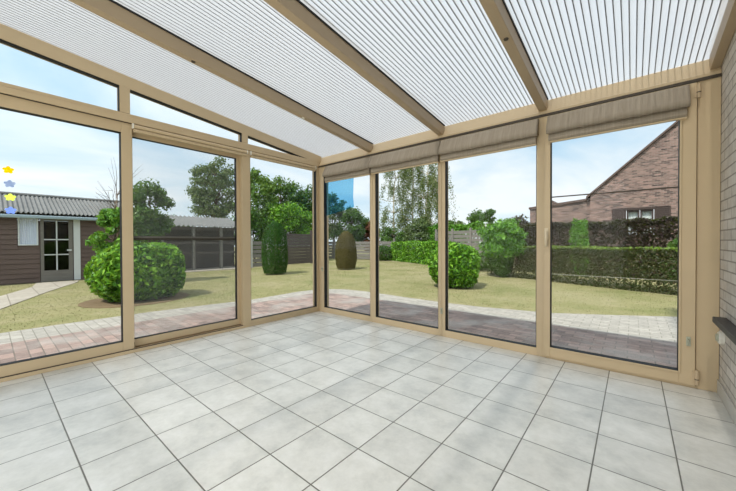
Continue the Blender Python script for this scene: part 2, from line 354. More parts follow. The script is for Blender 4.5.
def ring(mb, axis, u0, u1, z0, z1, ul, ur, zb, zt, w0, w1):
    """rectangular frame: outer u0..u1 x z0..z1, opening ul..ur x zb..zt, depth w0..w1 outwards from the glazing line"""
    for a, b, c, d in ((u0, ul, z0, z1), (ur, u1, z0, z1), (ul, ur, z0, zb), (ul, ur, zt, z1)):
        if b - a < .001 or d - c < .001: continue
        if axis == 'W': mb.box(XW - w1, XW - w0, a, b, c, d)
        else: mb.box(a, b, YN + w0, YN + w1, c, d)
    return mb
def pane_unit(t, axis, u0, u1, z0, z1, ul, ur, zb, zt, w0, w1, set_back=.045):
    ring(MB(), axis, u0, u1, z0, z1, ul, ur, zb, zt, w0, w1).build('frame', M['frame'], t, .003)
    g = .004
    ring(MB(), axis, ul, ur, zb, zt, ul + g, ur - g, zb + g, zt - g, w0 + .003, w0 + set_back + .012).build('gasket', M['rubber'], t)
    p = MB(); ws = w0 + set_back
    if axis == 'W': p.box(XW - ws - .006, XW - ws, ul + g, ur - g, zb + g, zt - g)
    else: p.box(ul + g, ur - g, YN + ws, YN + ws + .006, zb + g, zt - g)
    p.build('pane', M['glass'], t)
# west wall: two sliding doors, a fixed pane at the corner, a fixed pane behind the near post
t = thing('door_1', (XW, .05, .03), 'sliding glass door in the west wall with flower stickers on its pane', 'door', None, 'structure')
pane_unit(t, 'W', -.54, .606, .032, 2.116, -.45, .522, .117, 2.022, .012, .055)
t = thing('door_2', (XW, 1.1, .03), 'sliding glass door in the west wall beside the corner window', 'door', None, 'structure')
pane_unit(t, 'W', .535, 1.73, .040, 2.116, .615, 1.636, .108, 2.016, .062, .105, .032)
MB().box(XW - .062, XW - .052, .606, .617, .05, .085).build('stop', M['rubber'], t)
t = thing('window_1', (XW, 2.3, .03), 'fixed window in the west wall next to the corner post', 'window', None, 'structure')
pane_unit(t, 'W', 1.777, 2.825, .031, 2.116, 1.779, 2.822, .074, 2.062, .006, .075, .04)
t = thing('window_2', (XW, -1.1, .03), 'fixed window in the west wall beside the house wall', 'window', None, 'structure')
pane_unit(t, 'W', YS + .001, -.641, .031, 2.116, YS + .06, -.70, .09, 2.05, .006, .075, .04)
# insect screen outside the second sliding door
t = thing('insect_screen', (XW - .13, 1.1, .03), 'grey insect screen with a dark middle rail outside the second sliding door', 'insect screen')
MB().box(XW - .128, XW - .112, .60, 1.70, 1.046, 1.066).build('rail', M['dark'], t)
MB().box(XW - .128, XW - .112, .60, 1.70, 1.066, 1.084).build('rail_cap', M['board_grey'], t)
ring(MB(), 'W', .58, 1.72, .032, 2.1, .60, 1.70, .06, 2.08, .112, .128).build('frame', M['frame'], t)
MB().box(XW - .121, XW - .119, .60, 1.70, .06, 2.08).build('mesh', M['mesh'], t)
# sloping transom lights above
slz = lambda y: 2.513 - SL * (y + .188)
def transom(name, y0, y1, label, tri=None):
    t = thing(name, (XW, (y0 + y1) / 2, 2.2), label, 'window', None, 'structure')
    z0 = 2.203
    pts = [(y0, z0), (y1, z0), (y1, slz(y1) - .004), (y0, slz(y0) - .004)] if not tri else [(y0, z0), (y1, z0), (y0, slz(y0) - .004)]
    MB().prism(pts, 0, XW - .046, XW - .04).build('pane', M['glass'], t)
    top = [(y0, slz(y0) - .014), (y1, slz(y1) - .014), (y1, slz(y1) - .001), (y0, slz(y0) - .001)]
    MB().prism(top, 0, XW - .039, XW - .002).build('gasket', M['rubber'], t)
    MB().box(XW - .039, XW - .002, y1 - .006, y1, z0, max(z0 + .004, slz(y1) - .016)).build('side_gasket', M['rubber'], t)
transom('window_3', -.46, .511, 'sloping transom light above the sliding door with flower stickers')
transom('window_4', .591, 1.673, 'sloping transom light above the second sliding door')
transom('window_5', 1.752, 2.60, 'small triangular transom light tapering out at the corner', True)
transom('window_6', YS + .01, -.54, 'sloping transom light nearest the house wall')
for k, (a, b) in enumerate(((.512, .590), (1.674, 1.751), (-.539, -.461))):
    structure(MB().prism([(a, 2.201), (b, 2.201), (b, slz(b) + .002), (a, slz(a) + .002)], 0, XW - .09, XW + .001), 'trim_%d' % (9 + k), M['frame'],
              ['short beige mullion above the joint of the sliding doors', 'short beige mullion beside the triangular transom light', 'short beige mullion at the near end of the transom lights'][k], 'mullion', .002)
# north wall
def north(name, u0, u1, ul, ur, label):
    t = thing(name, ((u0 + u1) / 2, YN, 0), label, 'window', None, 'structure')
    pane_unit(t, 'N', u0, u1, .001, HB - .001, ul, ur, .072, 2.05, 0, .08)
north('window_7', -1.508, -.595, -1.504, -.637, 'tall fixed window in the north wall next to the corner post')
north('window_8', -.593, .360, -.551, .318, 'tall fixed window in the middle of the north wall')
north('window_9', .362, 1.354, .400, 1.279, 'tall fixed window in the north wall beside the hinged glass door')
d3 = t = thing('door_3', (1.8, YN, .022), 'hinged glass door with lever handle at the brick end of the north wall', 'door', None, 'structure')
pane_unit(t, 'N', 1.342, 2.270, .023, 2.10, 1.389, 2.188, .104, 2.03, -.022, .06, .05)
ring(MB(), 'N', 1.378, 2.199, .093, 2.041, 1.391, 2.186, .106, 2.028, -.028, -.020).build('glazing_bead', M['frame'], t, .003)
hd = MB().box(1.347, 1.379, YN - .033, YN - .0215, 1.04, 1.135).build('handle', M['handle'], t, .004); hd['label'] = 'pale lever handle on its backplate'
MB().tube([(1.363, YN - .03, 1.10), (1.363, YN - .058, 1.10)], .009).tube([(1.363, YN - .056, 1.108), (1.365, YN - .058, 1.05), (1.366, YN - .054, .975)], [.012, .013, .011]).build('lever', M['handle'], hd, 0, True)
for z0, z1 in ((.036, .135), (1.99, 2.085)):
    h = MB().tube([(2.277, YN - .032, z0), (2.277, YN - .032, z1)], .010, 12).box(2.255, 2.277, YN - .029, YN - .022, z0 + .01, z1 - .01).build('hinge', M['metal'], t, 0, False)
    MB().tube([(2.277, YN - .032, z0 + .034), (2.277, YN - .032, z0 + .040)], .0112, 12).build('hinge_joint', M['dark'], h)
zl = MB().box(1.393, 2.184, YN + .024, YN + .027, 1.399, 1.409).build('reflection_line', M['dark'], t); zl['label'] = 'thin dark reflection line painted across the door glass'  # strip standing in for a reflected edge in the door glass
zl = MB().box(1.393, 2.184, YN + .024, YN + .027, .733, .737).build('reflection_line', M['cleat'], t); zl['label'] = 'thin pale reflection line painted low on the door glass'  # lower reflected edge, drawn as a pale strip
tag(MB().prism([(-1.498, 1.885), (-.955, 1.885), (-.965, 1.62), (-.95, 1.49), (-1.2, 1.445), (-1.498, 1.40)], 1, YN + .0435, YN + .0445).build('blue_reflection', M['bluetint']),
    'blue sky reflection painted as a translucent patch high on the glass beside the corner post', 'painted reflection')  # reflected blue sky drawn as a tinted patch on the pane

# ------------------------------------------------------------------ roof: sheets and rafters
ceil = thing('ceiling', (.4, .6, 2.3), 'sloping conservatory roof of ribbed translucent sheets on beige rafters', 'roof', None, 'structure')
RW = .066
raft = [-.690, .303, 1.289]
edges = [(XW - .02, raft[0] + .01), (raft[0] + RW - .01, raft[1] + .01), (raft[1] + RW - .01, raft[2] + .01), (raft[2] + RW - .01, 2.345)]
yN, yS = YN + .13, YS - .15
for a, b in edges:
    MB().add([(a, yS, roof(yS, RT)), (b, yS, roof(yS, RT)), (b, yN, roof(yN, RT)), (a, yN, roof(yN, RT))], [(0, 1, 2, 3)]).build('roof_sheet', M['poly'], ceil)
    mb = MB(); n = int((b - a) / .0345)
    for i in range(n + 1):
        x_ = a + .004 + (b - a - .008) * i / n
        h = .0031
        mb.add([(x_ - h, yS, roof(yS, RT) - .001), (x_ + h, yS, roof(yS, RT) - .001), (x_ + h, yN, roof(yN, RT) - .001), (x_ - h, yN, roof(yN, RT) - .001),
                (x_ - .0008, yS, roof(yS, RT) + .017), (x_ + .0008, yS, roof(yS, RT) + .017), (x_ + .0008, yN, roof(yN, RT) + .017), (x_ - .0008, yN, roof(yN, RT) + .017)],
               [(0, 3, 2, 1), (4, 5, 6, 7), (1, 2, 6, 5), (3, 0, 4, 7)])
    mb.build('sheet_ribs', M['polyrib'], ceil)
def rafter(x0, x1, zb, zt, y0=YS - .15, y1=YN + .05):
    def c(y, z): return roof(y, z)
    return MB().add([(x0, y0, c(y0, zb)), (x1, y0, c(y0, zb)), (x1, y1, c(y1, zb)), (x0, y1, c(y1, zb)), (x0, y0, c(y0, zt)), (x1, y0, c(y0, zt)), (x1, y1, c(y1, zt)), (x0, y1, c(y1, zt))],
                    [(0, 3, 2, 1), (4, 5, 6, 7), (0, 1, 5, 4), (1, 2, 6, 5), (2, 3, 7, 6), (3, 0, 4, 7)])
caps = [(-.672, .765), (-.652, 1.822), (1.318, 1.835)]
for k, x0 in enumerate(raft):
    r = rafter(x0, x0 + RW, 2.176, RT + .03).build('rafter', M['rafter'], ceil, .004)
    rafter(x0 + RW - .001, x0 + RW + .006, RT - .014, RT - .001).build('seal', M['rubber'], r)
    for cx, cy in caps:
        if abs(cx - x0 - .03) < .1:
            z = roof(cy, 2.176); MB().tube([(x0 + RW / 2, cy, z + .004), (x0 + RW / 2, cy, z - .005)], [.017, .013], 14).build('screw_cap', M['dark'] if cy < 1.82 or x0 > 0 else M['white'], r)
rafter(XW - .09, XW + .002, 2.513 - SL * (YN + .188), RT + .03).build('rafter', M['frame'], ceil, .003)
rafter(2.335, XE - .002, 2.183, RT + .05).build('rafter', M['rafter'], ceil, .003)

# ------------------------------------------------------------------ blinds
def roman(x0, x1, label):
    t = thing('roman_blind', ((x0 + x1) / 2, YN - .04, 1.88), label, 'blind', 'taupe roman blinds pulled up above the north windows')
    y = YN
    prof = [(y - .006, 2.096), (y - .026, 2.096), (y - .036, 2.07), (y - .056, 2.03), (y - .082, 1.985), (y - .088, 1.962), (y - .080, 1.942), (y - .062, 1.934), (y - .05, 1.945), (y - .014, 1.945), (y - .006, 1.96)]
    n = 40; rnd = random.Random(int(x0 * 100)); vs_ = []; fs = []; k = len(prof)
    ph = [rnd.uniform(0, 6.28) for _ in range(4)]
    for i in range(n + 1):
        xx = x0 + (x1 - x0) * i / n
        for j, (yy, zz) in enumerate(prof):
            wv = .0022 * math.sin(xx * 23 + ph[0]) + .0016 * math.sin(xx * 51 + ph[1]) + .003 * math.sin(xx * 7 + ph[2])
            a = 1 if 2 <= j <= 8 else 0
            vs_.append((xx, min(yy + a * wv, YN - .005), zz + a * wv * .8))
    for i in range(n):
        for j in range(k): fs.append((i * k + j, i * k + (j + 1) % k, (i + 1) * k + (j + 1) % k, (i + 1) * k + j))
    fs += [tuple(range(k)), tuple(n * k + j for j in range(k))[::-1]]
    MB().add(vs_, fs).build('upper_fold', M['fabric'], t, 0, True)
    p2 = [(y - .012, 1.95), (y - .036, 1.95), (y - .052, 1.92), (y - .056, 1.89), (y - .046, 1.876), (y - .03, 1.872), (y - .014, 1.88)]
    MB().prism(p2, 0, x0 + .012, x1 - .012).build('lower_fold', M['fabric'], t, .002)
    MB().box(x0 + .012, x1 - .012, y - .044, y - .02, 1.864, 1.874).build('bottom_bar', M['frame'], t)
roman(-1.440, -.598, 'raised taupe roman blind nearest the corner post')
roman(-.590, .352, 'raised taupe roman blind second from the corner post')
roman(.362, 1.296, 'raised taupe roman blind beside the one over the hinged door')
roman(1.368, 2.232, 'raised taupe roman blind over the hinged glass door')
def pleated(y0, y1, label):
    t = thing('pleated_blind', (XW + .02, (y0 + y1) / 2, 2.03), label, 'blind', 'folded pleated blinds over the west glass')
    MB().prism([(XW + .001, 2.112), (XW + .024, 2.108), (XW + .03, 2.092), (XW + .026, 2.076), (XW + .001, 2.074)], 1, y0, y1).build('headrail', M['frame'], t, .002)
    MB().prism([(XW + .001, 2.072), (XW + .020, 2.070), (XW + .024, 2.056), (XW + .020, 2.042), (XW + .001, 2.040)], 1, y0 + .004, y1 - .004).build('bottom_rail', M['frame'], t, .002)
    for yy in (y0, y1): MB().box(XW + .001, XW + .031, yy - .006, yy + .006, 2.07, 2.114).build('end_bracket', M['white'], t, .002)
pleated(.605, 1.73, 'folded beige pleated blind above the second sliding door')
pleated(1.775, 2.79, 'folded beige pleated blind above the corner window')

# ------------------------------------------------------------------ small interior things
def cleat(x_, y_, z_, nx, ny, label):
    t = thing('cord_holder', (x_, y_, z_), label, 'cord holder', 'plastic cord holders on the frames')
    dx_, dy_ = (.011, .004) if ny else (.004, .011)
    MB().box(x_ - dx_, x_ + dx_, y_ - dy_, y_ + dy_, z_ - .032, z_ + .032).build('plate', M['cleat'], t, .002)
    MB().tube([(x_ + nx * .004, y_ + ny * .004, z_ + .012), (x_ + nx * .016, y_ + ny * .016, z_ + .016), (x_ + nx * .016, y_ + ny * .016, z_ - .012)], .005).build('hook', M['cleat'], t, 0, True)
cleat(.360, YN - .0045, .276, 0, -1, 'small greenish cord holder low on the mullion left of the widest fixed window')
cleat(2.236, YN - .0265, .325, 0, -1, 'small greenish cord holder low on the hinge stile of the glass door')
cleat(-1.535, YN - .0045, .627, 0, -1, 'small pale cord holder on the corner post')
tag(MB().box(XE - .062, XE - .001, .85, 2.66, .510, .545).build('windowsill', M['stone'], None, .004), 'dark stone windowsill projecting from the brick wall', 'windowsill')
t = thing('wall_socket', (XE - .02, 2.735, .40), 'round white wall fitting on the brick wall under the dark sill', 'wall fitting')
MB().tube([(XE - .001, 2.735, .40), (XE - .02, 2.735, .40), (XE - .026, 2.735, .40)], [.042, .042, .036], 24).build('plate', M['white'], t)
MB().tube([(XE - .026, 2.735, .40), (XE - .036, 2.735, .40)], [.026, .022], 20).build('cap', M['cleat'], t)
def flower(y_, z_, mat, label):
    xs = XW - .0565; vs_ = []; n = 50
    for i in range(n):
        a = 2 * math.pi * i / n + .31; r = .020 + .011 * abs(math.cos(2.5 * (a - math.pi / 2)))
        vs_.append((y_ + r * math.cos(a), z_ + r * .92 * math.sin(a)))
    tag(MB().prism(vs_, 0, xs, xs + .0008).build('flower_sticker', mat), label, 'sticker', 'flower stickers on the sliding door pane')
flower(-.156, 1.570, M['yellow'], 'yellow flower sticker, topmost on the sliding door pane')
flower(-.150, 1.467, M['greyfilm'], 'pale grey flower sticker between the yellow and the lime one')
flower(-.148, 1.366, M['limefilm'], 'lime green flower sticker in front of the shed roof')
flower(-.147, 1.267, M['bluefilm'], 'pale blue flower sticker, lowest on the sliding door pane')

# ================================================================== garden
def flat(pts, z0, z1): return MB().prism(pts, 2, z0, z1)
structure(flat([(-70, -30), (60, -30), (60, 90), (-70, 90)], GZ - .2, GZ - .012), 'lawn', M['lawn'], 'dry yellow-green lawn of the garden', 'lawn')
structure(flat([(-3.4, -3), (XW - .12, -3), (XW - .12, YN + .11), (4.6, YN + .11), (4.6, 4.56), (-3.4, 4.56)], GZ - .1, GZ + .004), 'patio', M['paver'], 'pinkish clay paving around the conservatory', 'paving')
outer = [(-3.4, -3), (-3.4, 4.56), (4.6, 4.56), (4.6, 7.1), (3.4, 6.72), (2.46, 6.25), (1.7, 5.78), (.95, 5.36), (-.1, 5.13), (-.66, 5.10), (-1.6, 5.12), (-2.56, 5.2), (-3.3, 5.12), (-3.75, 4.8), (-3.85, 4.2),
         (-3.76, 3.0), (-3.92, 2.2), (-4.04, 1.4), (-4.1, .4), (-4.1, -3)]
structure(flat(outer, GZ - .1, GZ), 'paving_border', M['border'], 'pale concrete paving border between the pink paving and the lawn', 'paving')
structure(flat([(-10.9, .62), (-10.75, 1.48), (-10.2, 1.36), (-8.4, .62), (-6.3, -.14), (-4.12, -1.0), (-4.12, -2.2), (-6.5, -1.0), (-8.3, -.1), (-9.8, .45)], GZ - .1, GZ), 'garden_path', M['path'],
          'pale slab path curving across the lawn to the shed door', 'path')

# --- short grass
def pip(px, py, poly):
    inside = np.zeros(len(px), bool); n = len(poly)
    for i in range(n):
        x1_, y1_ = poly[i]; x2_, y2_ = poly[(i + 1) % n]
        c = ((y1_ > py) != (y2_ > py)) & (px < (x2_ - x1_) * (py - y1_) / (y2_ - y1_ + 1e-12) + x1_); inside ^= c
    return inside
def quads_object(name, V, mat, parent=None, kind=None, k=4):
    """V: (n,k,3) separate faces"""
    base = np.array(parent['base'] if parent else (0, 0, 0), float); n = len(V)
    me = bpy.data.meshes.new(name); me.vertices.add(n * k); me.loops.add(n * k); me.polygons.add(n)
    me.vertices.foreach_set('co', (V - base).astype(np.float32).ravel()); me.loops.foreach_set('vertex_index', np.arange(n * k, dtype=np.int32))
    me.polygons.foreach_set('loop_start', np.arange(0, n * k, k, dtype=np.int32)); me.polygons.foreach_set('loop_total', np.full(n, k, np.int32))
    me.update(calc_edges=True)
    return link(name, me, mat, parent, kind=kind)
gx = RNG.uniform(-12, 4.5, 150000); gy = RNG.uniform(-1.5, 14.5, 150000)
paved = [(-4.1, -3), (4.6, -3)] + [(4.6, 7.1)] + outer[4:]
path_poly = [(-10.9, .62), (-10.75, 1.48), (-10.2, 1.36), (-8.4, .62), (-6.3, -.14), (-4.12, -1.0), (-4.12, -2.2), (-6.5, -1.0), (-8.3, -.1), (-9.8, .45)]
ok = ~pip(gx, gy, paved) & ~pip(gx, gy, path_poly) & (gx > -10.95) & (gy < 16 - .5 * (gx + 10))
gx = gx[ok]; gy = gy[ok]; n = len(gx)
ang = RNG.uniform(0, 6.28, n); h = RNG.uniform(.006, .016, n); w = .006; lean = RNG.normal(0, .010, (n, 2))
V = np.zeros((n, 3, 3)); V[:, 0] = np.stack([gx - w * np.cos(ang), gy - w * np.sin(ang), np.full(n, GZ - .014)], 1); V[:, 1] = np.stack([gx + w * np.cos(ang), gy + w * np.sin(ang), np.full(n, GZ - .014)], 1)
V[:, 2] = np.stack([gx + lean[:, 0], gy + lean[:, 1], GZ - .012 + h], 1)
tag(quads_object('grass', V, M['lawn'], None, 'stuff', 3), 'short dry grass growing over the lawn', 'grass', None, 'stuff')

# --- leaves
def unit(n): 
    v = RNG.normal(size=(n, 3)); return v / np.linalg.norm(v, axis=1)[:, None]
def leaf_quads(P, N, size, asp=.45, spread=1.15, droop=0.0):
    n = len(P); nn = N + spread * unit(n); nn /= np.linalg.norm(nn, axis=1)[:, None]
    d = np.cross(nn, unit(n)); d[:, 2] -= droop; d /= np.linalg.norm(d, axis=1)[:, None] + 1e-9; s = np.cross(nn, d)
    L_ = size * RNG.uniform(.65, 1.25, n)[:, None]; V = np.zeros((n, 4, 3))
    V[:, 0] = P - d * L_ * .5; V[:, 2] = P + d * L_ * .5; mid = P + d * L_ * .05 + nn * L_ * .06
    V[:, 1] = mid + s * L_ * asp * .5; V[:, 3] = mid - s * L_ * asp * .5; return V
def lump(D, seed, amp, freq=3.0):
    r = np.random.default_rng(seed); f = np.zeros(len(D))
    for _ in range(6):
        k = r.normal(size=3) * freq; f += np.sin(D @ k + r.uniform(0, 6.28))
    return 1 + amp * f / 3
def shell(c, R, n, seed=0, amp=.08, depth=.3, power=2.0, zmin=None, freq=3.0):
    D = unit(n); q = (np.abs(D[:, 0]) ** power + np.abs(D[:, 1]) ** power + np.abs(D[:, 2]) ** power) ** (-1 / power)
    rr = q * lump(D, seed, amp, freq) * (1 - depth * RNG.uniform(0, 1, n) ** 2)
    P = np.array(c) + D * rr[:, None] * np.array(R); N = D / np.array(R); N /= np.linalg.norm(N, axis=1)[:, None]
    if zmin is not None:
        low = P[:, 2] < zmin; P[low, 2] = zmin + RNG.uniform(0, .1, low.sum())
    return P, N
def cone(c, r, h, n, seed=0, amp=.05, depth=.2):
    """egg-shaped column standing on c"""
    t = RNG.uniform(0, 1, n); a = RNG.uniform(0, 6.283, n)
    prof = (1 - .22 * ((.38 - t).clip(0) / .38) ** 2) * np.maximum(0, 1 - ((t - .38).clip(0) / .62) ** 2.5) ** .52
    D = np.stack([np.cos(a), np.sin(a), 2 * t], 1); rr = r * prof * lump(D, seed, amp, 4) * (1 - depth * RNG.uniform(0, 1, n) ** 2)
    P = np.stack([c[0] + rr * np.cos(a), c[1] + rr * np.sin(a), c[2] + t * h], 1); N = np.stack([np.cos(a), np.sin(a), .3 + .6 * t], 1); return P, N
def trunk(mb, base, top, r0_, r1_=None, bend=.05, k=7, seg=5):
    b = Vector(base); e_ = Vector(top); pts = []
    for i in range(seg + 1):
        f = i / seg; q = b.lerp(e_, f)
        if 0 < i < seg: q += Vector((random.uniform(-bend, bend), random.uniform(-bend, bend), 0))
        pts.append(q)
    r1_ = r0_ * .4 if r1_ is None else r1_
    mb.tube(pts, [r0_ + (r1_ - r0_) * i / seg for i in range(seg + 1)], k); return pts
def bush(name, c, R, n, leaf, mat, label, cat='bush', group=None, seed=0, amp=.08, power=2.4, depth=.32, asp=.45, stems=5, freq=3.0):
    t = thing(name, (c[0], c[1], GZ), label, cat, group)
    cz = GZ + R[2] * .92
    P, N = shell((c[0], c[1], cz), R, n, seed, amp, depth, power, GZ + .03, freq)
    quads_object('foliage', leaf_quads(P, N, leaf, asp), mat, t)
    for i in range(stems):
        mb = MB(); a = 6.283 * i / stems + .4; trunk(mb, (c[0] + .05 * math.cos(a), c[1] + .05 * math.sin(a), GZ - .01), (c[0] + R[0] * .55 * math.cos(a), c[1] + R[1] * .55 * math.sin(a), cz + R[2] * .5), .018, .006, .03, 6); mb.build('stem', M['bark'], t, 0, True)
    return t
def tree(name, base, h, c, R, ncl, nleaf, leaf, mat, label, cat='tree', group=None, seed=0, cr=.38, bark='bark', asp=.5, droop=.2, tr=.07, power=2.0):
    t = thing(name, base, label, cat, group); r = np.random.default_rng(seed); mb = MB()
    top = (c[0], c[1], c[2] + R[2] * .75); pts = trunk(mb, base, top, tr, tr * .2, R[0] * .06, 8, 7); Ps = []; Ns = []
    for i in range(ncl):
        d = r.normal(size=3); d /= np.linalg.norm(d); q = (np.abs(d) ** power).sum() ** (-1 / power)
        rad = r.uniform(.35, 1) ** .5 * .86; p = np.array(c) + d * q * rad * np.array(R); cl = cr * min(R) * r.uniform(.6, 1.25)
        m_ = int(nleaf / ncl); D = unit(m_); pp = p + D * (cl * RNG.uniform(.15, 1, m_) ** .6)[:, None] * np.array([1, 1, .75]); Ps.append(pp); Ns.append(D + [0, 0, .4])
        if i % 2 == 0:
            j = min(len(pts) - 2, max(2, int((p[2] - base[2]) / max(.1, top[2] - base[2]) * 7) - 1)); trunk(mb, pts[j], p, tr * .32, tr * .08, .04, 5, 3)
    P = np.concatenate(Ps); N = np.concatenate(Ns); N /= np.linalg.norm(N, axis=1)[:, None]
    quads_object('foliage', leaf_quads(P, N, leaf, asp, .9, droop), mat, t); mb.build('trunk', M[bark], t, 0, True); return t
def hedge(name, a, b, width, h, n, leaf, mat, label, cat='hedge', amp=.05, topmat=None, topn=0, round_=.15, asp=.5):
    a = np.array(a); b = np.array(b); d = b - a; Ln = np.linalg.norm(d); d /= Ln; nrm = np.array([d[1], -d[0]])
    if nrm[1] > 0: nrm = -nrm
    t = thing(name, ((a[0] + b[0]) / 2, (a[1] + b[1]) / 2, GZ), label, cat)
    def sample(n_, only_top=False):
        u = RNG.uniform(0, Ln, n_); f = RNG.uniform(0, 1, n_); per = h + width; s_ = f * per
        back = RNG.uniform(0, 1, n_) ** 2 * .22
        front = s_ < h
        if only_top: front[:] = False; s_ = h + RNG.uniform(0, width, n_); back = RNG.uniform(0, 1, n_) * .05
        w_ = np.where(front, width / 2 - back, width / 2 - (s_ - h)); z_ = np.where(front, s_, h - back)
        lo = amp * (np.sin(u * 2.3 + z_ * 3) + np.sin(u * 5.1 + 1 - z_ * 2) + .8 * np.sin(u * 11 + z_ * 7)) / 2
        w_ = w_ + np.where(front, lo, 0); z_ = z_ + np.where(front, 0, lo * .7)
        # round the upper edge
        ex = (z_ - (h - round_)).clip(0) / round_; w_ = np.where(front, w_ - round_ * ex ** 2 * .7, w_)
        P = np.stack([a[0] + d[0] * u + nrm[0] * w_, a[1] + d[1] * u + nrm[1] * w_, GZ + z_], 1)
        N = np.where(front[:, None], np.array([nrm[0], nrm[1], .35]), np.array([nrm[0] * .2, nrm[1] * .2, 1.0])); return P, N / np.linalg.norm(N, axis=1)[:, None]
    P, N = sample(n)
    quads_object('foliage', leaf_quads(P, N, leaf, asp), mat, t)
    if topmat:
        P, N = sample(topn, True); q = quads_object('new_growth', leaf_quads(P + [0, 0, .02], N, leaf * 1.1, asp), topmat, t); q['label'] = 'lime green fresh tips along the hedge top'
    k = int(Ln / .5)
    for i in range(k + 1):
        mb = MB(); c_ = a + d * Ln * (i / max(1, k)); trunk(mb, (c_[0], c_[1], GZ - .01), (c_[0] + .05, c_[1], GZ + h * .8), .02, .008, .03, 5); mb.build('stem', M['bark'], t, 0, True)
    return t

bush('round_bush', (-5.72, 1.72), (.68, .76, .575), 9000, .13, M['laurel'], 'big rounded glossy green bush on the lawn behind the sliding doors', 'bush', None, 3, .07, 2.7)
tag(flat([(-5.66 + .84 * math.cos(a * .3142), 1.66 + .90 * math.sin(a * .3142)) for a in range(20)], GZ - .06, GZ - .004).build('soil_patch', M['dotbrown']), 'bare soil patch under the big rounded bush', 'soil')
bush('round_bush', (-1.47, 7.2), (.60, .60, .56), 8500, .11, M['laurel'], 'rounded glossy green bush on the lawn behind the middle north windows', 'bush', None, 5, .08, 2.6)
def cypress(c, r, h, mat, label, seed):
    t = thing('cypress', (c[0], c[1], GZ), label, 'shrub', 'clipped egg shaped cypresses on the lawn'); P, N = cone((c[0], c[1], GZ + .03), r, h, 15000, seed)
    quads_object('foliage', leaf_quads(P, N, .055, .4, .7), mat, t); mb = MB(); trunk(mb, (c[0], c[1], GZ - .01), (c[0], c[1], GZ + h * .85), .035, .01, .01); mb.build('trunk', M['bark'], t, 0, True)
cypress((-7.72, 6.22), .46, 1.80, M['cypress'], 'dark green egg shaped cypress in front of the brown fence panel', 1)
cypress((-7.12, 9.18), .43, 1.52, M['cypress_brown'], 'bronze brown egg shaped cypress seen through the window by the corner post', 2)
# young light green tree before the clipped hedge
t = tree('young_tree', (-1.28, 10.2, GZ), 1.6, (-1.25, 10.2, 1.10), (.80, .72, .68), 46, 5200, .13, M['bright'], 'young light green tree in front of the end of the clipped hedge', 'tree', None, 11, .42, 'bark', .45, .3, .03)
P, N = shell((-1.28, 10.2, .42), (.42, .4, .5), 2600, 4, .15, .6); quads_object('lower_foliage', leaf_quads(P, N, .11, .45), M['mid'], t)
# by the shed
tree('small_tree', (-8.3, 2.62, GZ), 2.8, (-8.3, 2.62, 1.80), (.52, .56, .96), 60, 7000, .10, M['mid'], 'small dense green tree behind the big rounded bush', 'tree', None, 21, .45, 'bark', .5, .2, .05)
tree('laurel_shrub', (-8.9, 1.95, GZ), 2.0, (-8.9, 1.98, 1.25), (.45, .58, .85), 26, 1900, .15, M['bright'], 'bright green leafy shrub at the end of the brown shed', 'shrub', None, 8, .42, 'bark', .45, .3, .03)
t = thing('bare_tree', (-9.6, 2.1, GZ), 'leafless twiggy small tree above the bright shrub by the shed', 'tree'); mb = MB(); random.seed(5)
pts = trunk(mb, (-9.6, 2.1, GZ), (-9.7, 2.2, 2.4), .03, .012, .04, 6)
for i in range(26):
    q = pts[random.randint(2, 5)]; a = random.uniform(0, 6.28); l = random.uniform(.35, .8); e2 = q + Vector((l * .6 * math.cos(a), l * .6 * math.sin(a), l * .9)); br_ = trunk(mb, q, e2, .010, .004, .04, 4, 3)
    for j in range(3):
        a2 = a + random.uniform(-1, 1); trunk(mb, br_[random.randint(1, 3)], br_[-1] + Vector((.25 * math.cos(a2), .25 * math.sin(a2), random.uniform(-.05, .3))), .005, .002, .02, 4, 2)
mb.build('branches', M['bark'], t, 0, True)

# --- garden shed with corrugated roof
def corrugated(mb, y0, y1, xa, za, xb, zb, wl=.095, amp=.022, th=.012):
    n = int((y1 - y0) / wl * 6); vs_ = []; fs = []
    for s_, off in ((0, 0), (1, -th)):
        for i in range(n + 1):
            yy = y0 + (y1 - y0) * i / n; dz = amp * math.cos(2 * math.pi * yy / wl) + off
            vs_ += [(xa, yy, za + dz), (xb, yy, zb + dz)]
    m_ = 2 * (n + 1)
    for i in range(n):
        a = 2 * i; fs += [(a, a + 1, a + 3, a + 2), (m_ + a, m_ + a + 2, m_ + a + 3, m_ + a + 1), (a, a + 2, m_ + a + 2, m_ + a), (a + 1, m_ + a + 1, m_ + a + 3, a + 3)]
    return mb.add(vs_, fs)
def boards_x(mb, xf, y0, y1, z0, z1, h=.14, th=.02, gap=.01, holes=()):
    """horizontal boards on a wall facing +x"""
    z = z0
    while z < z1 - .02:
        zt = min(z + h - gap, z1); segs = [(y0, y1)]
        for (a, b, c, d) in holes:
            if zt > c and z < d: segs = [q for s_ in segs for q in ((s_[0], min(s_[1], a)), (max(s_[0], b), s_[1])) if q[1] - q[0] > .005]
        for a, b in segs: mb.prism([(xf, z), (xf + th, z), (xf + th * .6, zt), (xf, zt)], 1, a, b)
        z += h
    return mb
t = thing('garden_shed', (-12.2, -2, GZ), 'brown boarded garden shed with corrugated grey roof and glazed door', 'shed')
holes = [(.27, .68, .94, 1.75), (.70, 1.40, GZ, 1.75), (-2.2, -.6, .6, 1.75)]
w_ = MB(); boards_x(w_, -11.06, -5, 2.66, GZ, 1.80, .135, .03, .012, holes)
w_.box(-11.12, -11.06, -5, .27, GZ, .6).box(-11.12, -11.06, -5, -2.2, .6, 1.8).box(-11.12, -11.06, -.6, .27, .6, 1.8).box(-11.12, -11.06, .27, .70, GZ, .94).box(-11.12, -11.06, 1.40, 2.66, GZ, 1.8).box(-11.12, -11.06, .27, 1.4, 1.75, 1.8)
